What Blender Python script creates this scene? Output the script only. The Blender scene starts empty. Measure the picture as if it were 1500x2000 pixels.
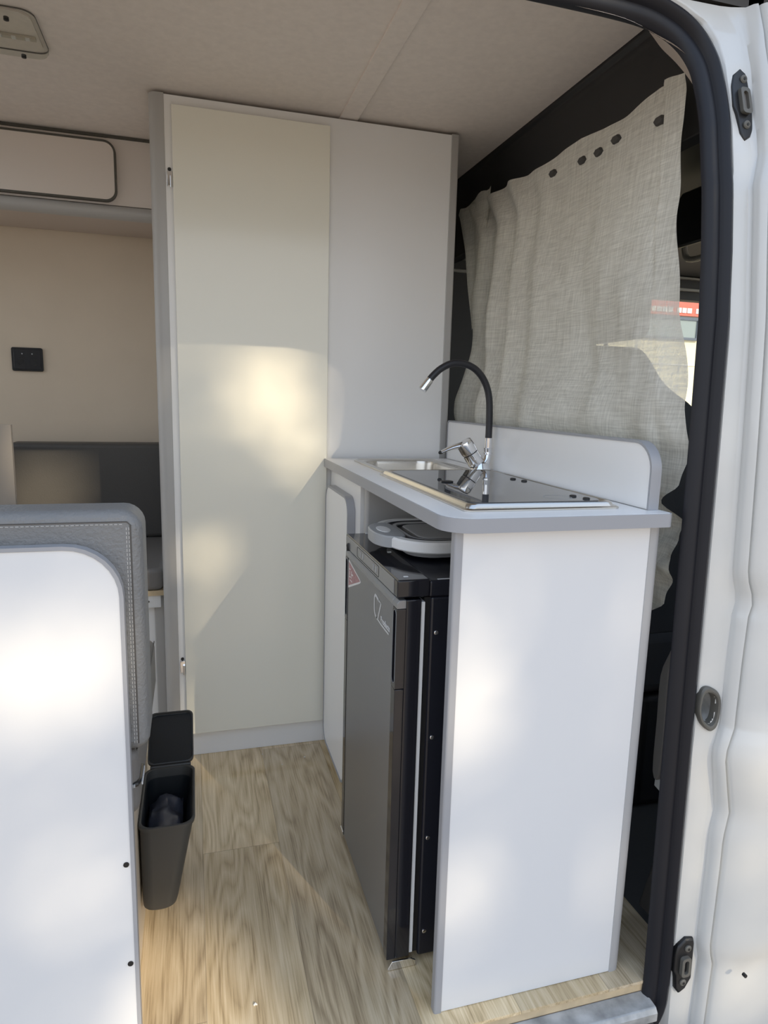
import bpy, bmesh, math, random
from mathutils import Vector, Matrix, noise
random.seed(7)
SC = bpy.context.scene
COL = SC.collection
PI = math.pi

# ------------------------------------------------------------------ materials
def mat(name, color=(.8, .8, .8), rough=.5, metal=0., spec=.5, coat=0., bump=None, var=None, sheen=0., croughness=.05):
    m = bpy.data.materials.new(name); m.use_nodes = True
    nt = m.node_tree; b = nt.nodes['Principled BSDF']
    b.inputs['Base Color'].default_value = (*color, 1)
    b.inputs['Roughness'].default_value = rough
    b.inputs['Metallic'].default_value = metal
    b.inputs['Specular IOR Level'].default_value = spec
    b.inputs['Coat Weight'].default_value = coat
    b.inputs['Coat Roughness'].default_value = croughness
    if sheen: b.inputs['Sheen Weight'].default_value = sheen
    tc = nt.nodes.new('ShaderNodeTexCoord')
    if bump:
        sc, st, dist = bump
        n = nt.nodes.new('ShaderNodeTexNoise'); n.inputs['Scale'].default_value = sc; n.inputs['Detail'].default_value = 4
        nt.links.new(tc.outputs['Object'], n.inputs['Vector'])
        bp = nt.nodes.new('ShaderNodeBump'); bp.inputs['Strength'].default_value = st; bp.inputs['Distance'].default_value = dist
        nt.links.new(n.outputs['Fac'], bp.inputs['Height']); nt.links.new(bp.outputs['Normal'], b.inputs['Normal'])
    if var:
        sc, amt = var
        n = nt.nodes.new('ShaderNodeTexNoise'); n.inputs['Scale'].default_value = sc; n.inputs['Detail'].default_value = 5
        nt.links.new(tc.outputs['Object'], n.inputs['Vector'])
        r = nt.nodes.new('ShaderNodeValToRGB')
        r.color_ramp.elements[0].position = .3; r.color_ramp.elements[1].position = .7
        r.color_ramp.elements[0].color = (*[max(0, c*(1-amt)) for c in color], 1)
        r.color_ramp.elements[1].color = (*[min(1, c*(1+amt)) for c in color], 1)
        nt.links.new(n.outputs['Fac'], r.inputs['Fac']); nt.links.new(r.outputs['Color'], b.inputs['Base Color'])
    return m

M = {}
M['white'] = mat('white laminate', (.88, .875, .865), .28, spec=.5, bump=(900, .03, .0004))
M['whitetoned'] = mat('white laminate toned down for daylight', (.735, .74, .75), .28, spec=.5)  # same white laminate, darkened to offset strong daylight on the outward panels
M['doorwhite'] = mat('cream white gloss laminate', (.90, .88, .775), .16, spec=.6)
M['cabinet'] = mat('pale cabinet laminate', (.76, .69, .63), .4, spec=.4)
M['shade board'] = mat('white board toned for shade', (.40, .36, .32), .5)  # white board with its shade mixed into the colour
M['ceiling'] = mat('ceiling board', (.78, .715, .66), .6, spec=.3, var=(60, .04))
M['wallboard'] = mat('wall board', (.68, .58, .455), .5, spec=.3, var=(8, .02))
M['grey'] = mat('grey plastic edging', (.34, .345, .365), .38)
M['greypost'] = mat('grey post profile', (.40, .40, .405), .4)
M['greyalu'] = mat('grey corner profile', (.45, .44, .425), .38)
M['greydark'] = mat('dark edging', (.12, .115, .10), .5)
M['leather'] = mat('grey leatherette', (.185, .188, .19), .45, spec=.5, bump=(210, .6, .003))
M['leatherdark'] = mat('shade-toned grey leatherette', (.085, .08, .075), .5, spec=.45, bump=(260, .3, .0012))  # same leather as the near cushions, darkened for shade at the far wall
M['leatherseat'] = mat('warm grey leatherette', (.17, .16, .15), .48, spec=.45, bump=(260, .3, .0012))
M['thread'] = mat('pale thread', (.55, .54, .52), .7)
M['chrome'] = mat('chrome', (.86, .86, .87), .06, 1.)
M['steel'] = mat('brushed steel', (.62, .59, .54), .24, 1., bump=(120, .05, .0006))
M['rubber'] = mat('black rubber', (.013, .0135, .018), .45, spec=.32)
M['hose'] = mat('black silicone hose', (.018, .018, .022), .42)
M['black'] = mat('black plastic', (.012, .012, .013), .4)
M['blackgloss'] = mat('black gloss plastic', (.014, .014, .018), .07, spec=.6)
M['blackmetal'] = mat('black painted metal', (.012, .013, .020), .3)
M['hobglass'] = mat('black hob glass', (.07, .071, .074), .008, spec=1.0)
M['fridgefront'] = mat('dark silver fridge front', (.25, .255, .262), .36, .55)
M['fridgebezel'] = mat('gloss grey bezel', (.23, .235, .245), .2, .3, spec=.8)
M['logo'] = mat('silver print', (.62, .63, .64), .35)
M['whiteplastic'] = mat('white plastic', (.78, .78, .77), .35)
M['greyplastic'] = mat('grey plastic', (.36, .37, .38), .38)
M['greysilicone'] = mat('grey silicone', (.42, .42, .42), .42)
M['darksilicone'] = mat('dark grey silicone', (.045, .045, .05), .5)
M['bin'] = mat('anthracite plastic', (.050, .050, .048), .42, bump=(500, .08, .0004))
M['binside'] = mat('anthracite plastic inside', (.011, .014, .017), .4)
M['bag'] = mat('grey bin bag', (.055, .058, .075), .38, spec=.6)
M['paint'] = mat('white van paint', (.64, .64, .62), .28, coat=.6, var=(14, .015))
M['paintdirt'] = mat('grubby sill metal', (.42, .42, .41), .5, .2, var=(30, .35))
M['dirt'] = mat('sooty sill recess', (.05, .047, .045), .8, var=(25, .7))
M['beigemetal'] = mat('primer beige metal', (.56, .48, .42), .5)
M['cabblack'] = mat('black cab trim', (.012, .012, .014), .5, bump=(400, .1, .0004))
M['cabgrey'] = mat('dark grey cab trim', (.055, .052, .05), .6)
M['cablight'] = mat('pale cab trim', (.42, .40, .36), .5)
M['pillargrey'] = mat('grey brown cab trim', (.19, .175, .16), .55)
M['seatcloth'] = mat('dark seat cloth', (.035, .036, .04), .9, bump=(300, .3, .001))
M['ply'] = mat('plywood edge', (.58, .45, .28), .6, var=(30, .15))
M['facade'] = mat('cream render facade', (.92, .86, .62), .9, var=(3, .03))
M['signred'] = mat('red fascia', (.72, .12, .07), .5)
M['signwhite'] = mat('white sign lettering', (.85, .84, .82), .5)
M['winframe'] = mat('dark blue window frame', (.08, .10, .14), .4)
M['asphalt'] = mat('yard paving', (.42, .33, .24), .9, var=(6, .15))
M['sticker'] = mat('pinkish red sticker', (.40, .20, .21), .4, var=(160, .25))
M['bark'] = mat('bark', (.12, .09, .065), .9, bump=(20, .5, .02))
M['crumb'] = mat('pale crumb', (.8, .78, .72), .7)
M['led'] = mat('led strip', (.55, .5, .42), .4)
M['coral'] = mat('dull olive rubber edging', (.085, .08, .066), .5)

def wood_mat():
    m = bpy.data.materials.new('oak vinyl planks'); m.use_nodes = True
    nt = m.node_tree; N = nt.nodes; L = nt.links; b = N['Principled BSDF']
    geo = N.new('ShaderNodeNewGeometry')
    sep = N.new('ShaderNodeSeparateXYZ'); L.new(geo.outputs['Position'], sep.inputs['Vector'])
    def mth(op, a, c=None, v=None):
        n = N.new('ShaderNodeMath'); n.operation = op
        if hasattr(a, 'links'): L.new(a, n.inputs[0])
        else: n.inputs[0].default_value = a
        if c is not None:
            if hasattr(c, 'links'): L.new(c, n.inputs[1])
            else: n.inputs[1].default_value = c
        return n.outputs[0]
    W = .178
    u = mth('DIVIDE', mth('ADD', sep.outputs['X'], .383), W)
    row = mth('FLOOR', u); fu = mth('FRACT', u)
    wn = N.new('ShaderNodeTexWhiteNoise'); wn.noise_dimensions = '1D'; L.new(row, wn.inputs['W'])
    # planks 1.2 m long; the plank left of the fridge ends at y = .52
    off = mth('MULTIPLY', row, .437)
    v = mth('DIVIDE', mth('SUBTRACT', sep.outputs['Y'], mth('ADD', off, .52)), 1.2)
    pl = mth('FLOOR', v); fv = mth('FRACT', v)
    idn = N.new('ShaderNodeCombineXYZ'); L.new(row, idn.inputs[0]); L.new(pl, idn.inputs[1])
    wn2 = N.new('ShaderNodeTexWhiteNoise'); wn2.noise_dimensions = '3D'; L.new(idn.outputs[0], wn2.inputs['Vector'])
    # grain coordinates: stretched along Y, shifted per plank
    sh = N.new('ShaderNodeVectorMath'); sh.operation = 'SCALE'; L.new(wn2.outputs['Color'], sh.inputs[0]); sh.inputs['Scale'].default_value = 9
    ad = N.new('ShaderNodeVectorMath'); ad.operation = 'ADD'; L.new(geo.outputs['Position'], ad.inputs[0]); L.new(sh.outputs[0], ad.inputs[1])
    mp = N.new('ShaderNodeMapping'); mp.inputs['Scale'].default_value = (1, .022, 1); L.new(ad.outputs[0], mp.inputs['Vector'])
    n1 = N.new('ShaderNodeTexNoise'); n1.inputs['Scale'].default_value = 330; n1.inputs['Detail'].default_value = 8; n1.inputs['Roughness'].default_value = .65; L.new(mp.outputs[0], n1.inputs['Vector'])
    mp2 = N.new('ShaderNodeMapping'); mp2.inputs['Scale'].default_value = (1, .16, 1); L.new(ad.outputs[0], mp2.inputs['Vector'])
    n2 = N.new('ShaderNodeTexNoise'); n2.inputs['Scale'].default_value = 9; n2.inputs['Detail'].default_value = 2; L.new(mp2.outputs[0], n2.inputs['Vector'])
    # cathedral rings from the low noise
    rings = mth('FRACT', mth('MULTIPLY', n2.outputs['Fac'], 13))
    rings = mth('ABSOLUTE', mth('SUBTRACT', rings, .5))
    n3 = N.new('ShaderNodeTexNoise'); n3.inputs['Scale'].default_value = 5; n3.inputs['Detail'].default_value = 3; L.new(mp2.outputs[0], n3.inputs['Vector'])
    fac = mth('ADD', mth('MULTIPLY', n1.outputs['Fac'], .62), mth('ADD', mth('MULTIPLY', rings, .30), mth('MULTIPLY', n3.outputs['Fac'], .40)))
    r = N.new('ShaderNodeValToRGB'); cr = r.color_ramp
    cr.elements[0].position = .34; cr.elements[0].color = (.22, .155, .088, 1)
    cr.elements[1].position = .84; cr.elements[1].color = (.78, .66, .48, 1)
    e = cr.elements.new(.55); e.color = (.54, .425, .275, 1)
    L.new(fac, r.inputs['Fac'])
    hsv = N.new('ShaderNodeHueSaturation'); L.new(r.outputs['Color'], hsv.inputs['Color'])
    L.new(mth('ADD', mth('MULTIPLY', wn2.outputs['Value'], .34), 1.0), hsv.inputs['Value'])
    L.new(mth('ADD', mth('MULTIPLY', wn.outputs['Value'], .2), 1.0), hsv.inputs['Saturation'])
    # thin dark joints
    j1 = mth('LESS_THAN', fu, .006); j2 = mth('LESS_THAN', fv, .0012)
    j = mth('MAXIMUM', j1, j2)
    mx = N.new('ShaderNodeMix'); mx.data_type = 'RGBA'
    L.new(mth('MULTIPLY', j, .45), mx.inputs[0]); L.new(hsv.outputs['Color'], mx.inputs[6]); mx.inputs[7].default_value = (.08, .06, .04, 1)
    L.new(mx.outputs[2], b.inputs['Base Color'])
    b.inputs['Roughness'].default_value = .05
    bp = N.new('ShaderNodeBump'); bp.inputs['Strength'].default_value = .15; bp.inputs['Distance'].default_value = .001
    L.new(n1.outputs['Fac'], bp.inputs['Height']); L.new(bp.outputs['Normal'], b.inputs['Normal'])
    return m
M['floor'] = wood_mat()

def cloth_mat():
    m = bpy.data.materials.new('cream slub cotton'); m.use_nodes = True
    nt = m.node_tree; N = nt.nodes; L = nt.links
    for n in list(N): N.remove(n)
    out = N.new('ShaderNodeOutputMaterial')
    tc = N.new('ShaderNodeTexCoord')
    # weave: fine threads both ways, with slubs
    def thread(scale, sx):
        mp = N.new('ShaderNodeMapping'); mp.inputs['Scale'].default_value = sx; L.new(tc.outputs['Object'], mp.inputs['Vector'])
        n = N.new('ShaderNodeTexNoise'); n.inputs['Scale'].default_value = scale; n.inputs['Detail'].default_value = 3
        L.new(mp.outputs[0], n.inputs['Vector']); return n.outputs['Fac']
    a = thread(330, (.5, 1, .05)); c = thread(330, (.05, .05, 1))
    s = N.new('ShaderNodeMath'); s.operation = 'ADD'; L.new(a, s.inputs[0]); L.new(c, s.inputs[1])
    cr = N.new('ShaderNodeValToRGB'); cr.color_ramp.elements[0].position = .35; cr.color_ramp.elements[1].position = .65
    h = N.new('ShaderNodeMath'); h.operation = 'MULTIPLY'; L.new(s.outputs[0], h.inputs[0]); h.inputs[1].default_value = .5
    L.new(h.outputs[0], cr.inputs['Fac'])
    cr.color_ramp.elements[0].color = (.80, .775, .685, 1); cr.color_ramp.elements[1].color = (.90, .88, .80, 1)
    bp = N.new('ShaderNodeBump'); bp.inputs['Strength'].default_value = .45; bp.inputs['Distance'].default_value = .0012
    L.new(h.outputs[0], bp.inputs['Height'])
    d = N.new('ShaderNodeBsdfDiffuse'); L.new(cr.outputs['Color'], d.inputs['Color']); L.new(bp.outputs['Normal'], d.inputs['Normal'])
    t = N.new('ShaderNodeBsdfTranslucent'); t.inputs['Color'].default_value = (.78, .73, .58, 1); L.new(bp.outputs['Normal'], t.inputs['Normal'])
    m1 = N.new('ShaderNodeMixShader'); m1.inputs[0].default_value = .16; L.new(d.outputs[0], m1.inputs[1]); L.new(t.outputs[0], m1.inputs[2])
    tr = N.new('ShaderNodeBsdfTransparent')
    # open pores between the threads
    pr = N.new('ShaderNodeMapRange'); pr.inputs['From Min'].default_value = .35; pr.inputs['From Max'].default_value = .65
    pr.inputs['To Min'].default_value = .26; pr.inputs['To Max'].default_value = .04; L.new(h.outputs[0], pr.inputs['Value'])
    m2 = N.new('ShaderNodeMixShader'); L.new(pr.outputs[0], m2.inputs[0]); L.new(m1.outputs[0], m2.inputs[1]); L.new(tr.outputs[0], m2.inputs[2])
    L.new(m2.outputs[0], out.inputs['Surface'])
    return m
M['curtain'] = cloth_mat()

def glass_mat(name, tint=(.95, .97, .96), refl=.12, rough=.02):
    m = bpy.data.materials.new(name); m.use_nodes = True
    nt = m.node_tree; N = nt.nodes; L = nt.links
    for n in list(N): N.remove(n)
    out = N.new('ShaderNodeOutputMaterial')
    t = N.new('ShaderNodeBsdfTransparent'); t.inputs['Color'].default_value = (*tint, 1)
    g = N.new('ShaderNodeBsdfGlossy'); g.inputs['Roughness'].default_value = rough
    lw_ = N.new('ShaderNodeLayerWeight'); pw = N.new('ShaderNodeMath'); pw.operation = 'POWER'; L.new(lw_.outputs['Facing'], pw.inputs[0]); pw.inputs[1].default_value = 5
    fr = N.new('ShaderNodeMath'); fr.operation = 'MULTIPLY_ADD'; L.new(pw.outputs[0], fr.inputs[0]); fr.inputs[1].default_value = .7; fr.inputs[2].default_value = .04
    mx = N.new('ShaderNodeMixShader'); L.new(fr.outputs[0], mx.inputs[0]); L.new(t.outputs[0], mx.inputs[1]); L.new(g.outputs[0], mx.inputs[2])
    L.new(mx.outputs[0], out.inputs['Surface']); return m
M['glass'] = glass_mat('window glass')
M['lens'] = glass_mat('clear lamp lens', (.90, .91, .88), rough=.08)
M['paneglass'] = mat('reflecting window pane', (.25, .30, .30), .05, spec=1.0)

def leaf_mat():
    m = bpy.data.materials.new('green leaves'); m.use_nodes = True
    nt = m.node_tree; N = nt.nodes; L = nt.links
    for n in list(N): N.remove(n)
    out = N.new('ShaderNodeOutputMaterial')
    d = N.new('ShaderNodeBsdfDiffuse'); d.inputs['Color'].default_value = (.06, .10, .03, 1)
    t = N.new('ShaderNodeBsdfTranslucent'); t.inputs['Color'].default_value = (.10, .16, .03, 1)
    mx = N.new('ShaderNodeMixShader'); mx.inputs[0].default_value = .35; L.new(d.outputs[0], mx.inputs[1]); L.new(t.outputs[0], mx.inputs[2])
    L.new(mx.outputs[0], out.inputs['Surface']); return m
M['leaf'] = leaf_mat()

# ------------------------------------------------------------------ mesh helper
def rrect(u0, u1, v0, v1, r, n=6):
    """rounded rectangle, r = one radius or (r at u0v0, u1v0, u1v1, u0v1)"""
    if not isinstance(r, (tuple, list)): r = (r, r, r, r)
    out = []
    for (cu, cv, su, sv, a0, rr) in ((u0, v0, 1, 1, PI, r[0]), (u1, v0, -1, 1, 1.5*PI, r[1]), (u1, v1, -1, -1, 0, r[2]), (u0, v1, 1, -1, .5*PI, r[3])):
        if rr <= 1e-5: out.append((cu, cv)); continue
        ox, oy = cu+su*rr, cv+sv*rr
        for i in range(n+1):
            a = a0+.5*PI*i/n
            out.append((ox+rr*math.cos(a), oy+rr*math.sin(a)))
    return out

def P3(axis, a, p):
    return ((a, p[0], p[1]), (p[0], a, p[1]), (p[0], p[1], a))[axis]

class MB:
    def __init__(s): s.bm = bmesh.new()
    def box(s, x0, x1, y0, y1, z0, z1):
        v = [s.bm.verts.new((x, y, z)) for x in (x0, x1) for y in (y0, y1) for z in (z0, z1)]
        for f in ((0, 1, 3, 2), (4, 6, 7, 5), (0, 4, 5, 1), (2, 3, 7, 6), (0, 2, 6, 4), (1, 5, 7, 3)):
            s.bm.faces.new([v[i] for i in f])
        return s
    def loft(s, rings, closed=True, cap0=True, cap1=True):
        vs = [[s.bm.verts.new(p) for p in r] for r in rings]
        n = len(vs[0])
        for a, b in zip(vs, vs[1:]):
            for i in range(n if closed else n-1):
                j = (i+1) % n
                s.bm.faces.new((a[i], a[j], b[j], b[i]))
        if cap0: s.bm.faces.new(vs[0][::-1])
        if cap1: s.bm.faces.new(vs[-1])
        return s
    def prism(s, pts, axis, a, b): return s.loft([[P3(axis, a, p) for p in pts], [P3(axis, b, p) for p in pts]])
    def ring(s, outer, inner, axis, a, b):
        return s.loft([[P3(axis, a, p) for p in outer], [P3(axis, b, p) for p in outer], [P3(axis, b, p) for p in inner], [P3(axis, a, p) for p in inner], [P3(axis, a, p) for p in outer]], cap0=False, cap1=False)
    def tube(s, pts, r, n=14, cap=True):
        pts = [Vector(p) for p in pts]; k = len(pts)
        rs = r if isinstance(r, (list, tuple)) else [r]*k
        rings = []; up = None
        for i, p in enumerate(pts):
            d = (pts[min(i+1, k-1)]-pts[max(i-1, 0)]).normalized()
            if up is None:
                up = Vector((0, 0, 1)) if abs(d.z) < .9 else Vector((1, 0, 0))
            up = (up-d*up.dot(d)).normalized(); w = d.cross(up)
            rings.append([p+rs[i]*(math.cos(2*PI*j/n)*up+math.sin(2*PI*j/n)*w) for j in range(n)])
        return s.loft(rings, cap0=cap, cap1=cap)
    def ribbon(s, pts, prof):
        """sweep a closed (side, normal) profile given frames: pts = [(p, side, normal)]"""
        return s.loft([[p+sd*a+nm*b for a, b in prof] for p, sd, nm in pts])
    def grid(s, rows):
        vs = [[s.bm.verts.new(p) for p in r] for r in rows]
        for a, b in zip(vs, vs[1:]):
            for i in range(len(a)-1): s.bm.faces.new((a[i], a[i+1], b[i+1], b[i]))
        return s
    def quad(s, *p): s.bm.faces.new([s.bm.verts.new(q) for q in p]); return s
    def build(s, name, m, parent=None, bevel=0, seg=2, angle=35, normals=True, subsurf=0):
        if normals: bmesh.ops.recalc_face_normals(s.bm, faces=s.bm.faces)
        if parent is not None: s.bm.transform(Matrix.Translation(-world_loc(parent)))
        me = bpy.data.meshes.new(name); s.bm.to_mesh(me); s.bm.free()
        me.materials.append(M[m] if isinstance(m, str) else m)
        for p in me.polygons: p.use_smooth = True
        me.set_sharp_from_angle(angle=math.radians(angle))
        o = bpy.data.objects.new(name, me); COL.objects.link(o)
        if parent is not None: o.parent = parent
        if bevel:
            bv = o.modifiers.new('bevel', 'BEVEL'); bv.width = bevel; bv.segments = seg; bv.limit_method = 'ANGLE'; bv.angle_limit = math.radians(40)
            bv.harden_normals = True
        if angle <= 50 and len(me.polygons) < 3000:
            wn_ = o.modifiers.new('weighted normals', 'WEIGHTED_NORMAL'); wn_.keep_sharp = True; wn_.weight = 90
        if subsurf:
            sb = o.modifiers.new('subd', 'SUBSURF'); sb.levels = subsurf; sb.render_levels = subsurf
        return o

def world_loc(o):
    v = Vector((0, 0, 0))
    while o is not None: v += o.location; o = o.parent
    return v
def tag(o, label, cat, group=None, kind=None):
    o['label'] = label; o['category'] = cat
    if group: o['group'] = group
    if kind: o['kind'] = kind
    return o
def thing(name, loc, label, cat, group=None):
    o = bpy.data.objects.new(name, None); COL.objects.link(o); o.location = loc; o.empty_display_size = .05
    return tag(o, label, cat, group)
def struct(o): o['kind'] = 'structure'; return o
def text_mesh(name, body, size, mtx, m, parent, bold=0.):
    cu = bpy.data.curves.new(name+' curve', 'FONT'); cu.body = body; cu.size = size; cu.extrude = .0002; cu.offset = bold
    tmp = bpy.data.objects.new(name+' tmp', cu); COL.objects.link(tmp)
    dg = bpy.context.evaluated_depsgraph_get(); dg.update()
    me = bpy.data.meshes.new_from_object(tmp.evaluated_get(dg)); COL.objects.unlink(tmp); bpy.data.objects.remove(tmp)
    me.transform(mtx); me.transform(Matrix.Translation(-world_loc(parent)))
    me.materials.clear(); me.materials.append(M[m]); o = bpy.data.objects.new(name, me); COL.objects.link(o); o.parent = parent
    return o
def interp(z, zs, vs):
    if z <= zs[0]: return vs[0]
    for i in range(len(zs)-1):
        if z <= zs[i+1]:
            t = (z-zs[i])/(zs[i+1]-zs[i]); return vs[i]+t*(vs[i+1]-vs[i])
    return vs[-1]
def smooth(z, zs, vs):          # piecewise with smoothstep easing
    if z <= zs[0]: return vs[0]
    for i in range(len(zs)-1):
        if z <= zs[i+1]:
            t = (z-zs[i])/(zs[i+1]-zs[i]); t = t*t*(3-2*t); return vs[i]+t*(vs[i+1]-vs[i])
    return vs[-1]

# ------------------------------------------------------------------ setting: floor, ceiling, walls
YB = 1.66
struct(MB().box(-2.2, .50, -.034, YB, -.006, 0).build('floor', 'floor'))
struct(MB().box(-2.2, .50, -.032, YB, -.022, -.0065).build('trim_1', 'ply'))                      # plywood under the vinyl
struct(MB().box(.50, 2.3, -.05, YB, -.03, -.002).build('floor', 'cabgrey'))                        # cab floor
CZ = 1.807
for (x0, x1, y0, y1) in ((-2.2, -1.75, .10, YB), (-1.05, .019, .10, YB), (-1.75, -1.05, .10, .45), (-1.75, -1.05, 1.15, YB)):
    struct(MB().box(x0, x1, y0, y1, CZ, CZ+.012).build('ceiling', 'ceiling'))
struct(MB().box(.063, .508, .10, YB, CZ, CZ+.012).build('ceiling', 'ceiling'))
struct(MB().box(.016, .066, .10, YB, CZ-.005, CZ+.004).build('trim_2', 'ceiling', bevel=.001))      # joint strip
for (x0, x1, z0, z1) in ((-2.2, -1.78, -.1, 1.9), (-1.12, .50, -.1, 1.9), (-1.78, -1.12, -.1, .96), (-1.78, -1.12, 1.52, 1.9)):
    struct(MB().box(x0, x1, YB, YB+.04, z0, z1).build('wall_far', 'wallboard'))
struct(MB().box(-1.78, -1.12, YB+.015, YB+.02, .96, 1.52).build('window_added', 'glass'))  # unseen dinette window, added to let more daylight inside
# unseen openings added to brighten the interior: open rear doorway and roof hatch
for (y0, y1, z0, z1) in ((-.05, YB+.04, -.1, .0), (-.05, YB+.04, 1.76, 1.9), (-.05, .06, .0, 1.76), (1.60, YB+.04, .0, 1.76)):
    struct(MB().box(-2.24, -2.2, y0, y1, z0, z1).build('wall_rear', 'wallboard'))
HX0, HX1, HY0, HY1 = -1.75, -1.05, .45, 1.15
for (x0, x1, y0, y1) in ((-2.24, HX0, .02, YB+.04), (HX1, 2.0, .02, YB+.04), (HX0, HX1, .02, HY0), (HX0, HX1, HY1, YB+.04)):
    struct(MB().box(x0, x1, y0, y1, 1.845, 1.875).build('wall_roof', 'paint'))
struct(MB().ring(rrect(HX0, HX1, HY0, HY1, 0), rrect(HX0+.02, HX1-.02, HY0+.02, HY1-.02, 0), 2, 1.80, 1.88).build('trim_11', 'white'))
struct(MB().box(HX0, HX1, HY0, HY1, 1.88, 1.886).build('hatch_added', 'glass'))
struct(MB().box(-2.24, -.86, -.05, -.01, -.1, 1.86).build('wall_door_side', 'paint'))
# black header between living space and cab: upper ledge and face
hd = MB().prism([(.509, 1.815), (.509, 1.800), (.517, 1.792), (.517, 1.778), (.521, 1.770), (.530, 1.56), (.55, 1.55), (.56, 1.815)], 1, .10, YB)
struct(hd.build('wall_cab_header', 'cabblack', bevel=.002))
# ---- side of the van around the door opening: gentle lean inwards towards the roof
SZ = [-.6, 0, .5, 1, 1.2, 1.3, 1.4, 1.5, 1.6, 1.66, 1.71, 1.8, 1.9]
SY = [-.055, -.039, -.026, -.013, -.006, .003, .016, .038, .068, .090, .112, .16, .25]
def ys(z): return interp(z, SZ, SY)
XS = [-.13, 1.46, 1.55, 1.606, 1.644, 1.677, 1.70, 1.712, 1.716]
XL = [.447, .447, .450, .449, .443, .426, .389, .357, .345]
JZ = [-.13, .05, .08, .25, .30, .35, .40, .46, .51, .63, .72, .735, .78, .99, 1.12, 1.30, 1.41, 1.46, 1.63, 1.71]
JX = [.508, .516, .507, .512, .512, .520, .510, .499, .513, .515, .519, .527, .509, .503, .499, .492, .493, .509, .516, .524]   # shut line wander
zs_ = sorted(set([round(-.13+i*.02, 4) for i in range(95)]+[round(1.46+.006*i, 4) for i in range(43)]+[round(.49+.004*i, 4) for i in range(25)]))
PKX, PKZ = .474, .540
rows = []
for z in zs_:
    if z > 1.716: break
    y = ys(z); xl = interp(z, XS, XL); xs = interp(z, JZ, JX)
    xl = min(xl, xs-.05)
    # a shallow pressing in the jamb (around the upper striker) and outer skin bulge below the belt line
    pr_ = .010*max(0, 1-abs(z-1.535)/.075)
    bulge = smooth(z, [-.13, .05, .10, .45, .56, 1.0], [.006, .010, .020, .024, .012, .010])
    w = xs-xl
    prof = [(xl-.004, .03), (xl-.003, .004), (xl+.003, -.006), (xl+w*.10, -.011), (xl+w*.28, -.012+pr_*.6), (xl+w*.50, -.013+pr_), (xl+w*.66, -.014+pr_), (xl+w*.78, -.017+pr_*.3),
            (xs-.014, -.024), (xs-.009, -.036), (xs-.004, -.040), (xs-.0015, -.038), (xs-.0005, -.022), (xs+.0015, -.022), (xs+.0025, -.040), (xs+.006, -.046), (xs+.022, -.050-bulge*.4),
            (xs+.045, -.052-bulge), (xs+.12, -.055-bulge), (xs+.35, -.06-bulge)]
    rows.append([(px, y+o, z) for px, o in prof])
wall = MB()
dense = []
for r in rows:
    q = []
    for i in range(7):
        for k in range(4): q.append(tuple(Vector(r[i]).lerp(Vector(r[i+1]), k/4)))
    dense.append(q+r[7:])
wall.grid(dense)
hole = [f for f in wall.bm.faces if ((f.calc_center_median().x-PKX)/.016)**2+((f.calc_center_median().z-PKZ)/.033)**2 < 1 and f.calc_center_median().y < .02]
bmesh.ops.delete(wall.bm, geom=hole, context='FACES')
rows2 = []                                                # cab door: rest of the front door skin up to its window
for z in [-.13, .05, .10, .5, .9, 1.0]:
    y = ys(z)-.06-smooth(z, [-.13, .05, .10, .45, .56, 1.0], [.006, .010, .020, .024, .012, .010])
    rows2.append([(.86, y, z), (1.9, y, z)])
wall.grid(rows2)
struct(wall.build('wall_side_pillar', 'paint', angle=50))
# body above the door opening, with a dark runner channel
up = MB().loft([[(x, y, z) for (y, z) in ((.126, 1.690), (.110, 1.713), (.112, 1.718), (.16, 1.718), (.16, 1.712))] for x in (-2.0, .36)])
struct(up.build('wall_above_door', 'paint'))
struct(MB().box(-2.2, 1.9, .10, .13, 1.7185, 1.765).build('trim_3', 'cabgrey'))
struct(MB().box(-2.2, 1.9, .05, .10, 1.765, 1.83).build('wall_roof_edge', 'paint', bevel=.012, seg=3))
struct(MB().box(-2.2, 1.9, .10, .14, 1.76, 1.86).build('wall_roof_side', 'paint'))
# beige metal of the inner roof frame seen through the corner of the opening
inn = [(.05, .105, 1.672), (.20, .100, 1.668), (.287, .095, 1.662), (.341, .089, 1.646), (.380, .080, 1.628), (.402, .070, 1.602), (.412, .058, 1.555), (.420, .046, 1.51)]
mid = [(.05, .15, 1.735), (.25, .14, 1.722), (.340, .145, 1.698), (.372, .145, 1.677), (.396, .145, 1.658), (.428, .145, 1.640), (.455, .140, 1.615), (.485, .135, 1.58)]
bak = [(.05, .17, 1.80), (.25, .17, 1.80), (.36, .17, 1.80), (.41, .17, 1.78), (.45, .17, 1.75), (.48, .17, 1.70), (.50, .16, 1.64), (.52, .15, 1.58)]
def fine(a, k=4):
    out = []
    for i in range(len(a)-1):
        for j in range(k):
            p0, p1, p2, p3 = (Vector(a[max(i-1, 0)]), Vector(a[i]), Vector(a[i+1]), Vector(a[min(i+2, len(a)-1)]))
            t = j/k
            out.append(.5*((2*p1)+(p2-p0)*t+(2*p0-5*p1+4*p2-p3)*t*t+(3*p1-p0-3*p2+p3)*t**3))
    out.append(Vector(a[-1])); return out
struct(MB().grid([fine(inn), fine(mid), fine(bak)]).build('trim_4', 'beigemetal', angle=60))
# inner face of the front pillar (dark trim turning towards the cab)
pil = []
for z in [-.02+i*.06 for i in range(26)]:
    y = ys(z); pil.append([(.408, y+.004, z), (.425, y+.018, z), (.47, y+.040, z), (.56, y+.06, z), (.70, y+.06, z)])
struct(MB().grid(pil).build('wall_pillar_inside', 'cabblack', angle=60))

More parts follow.
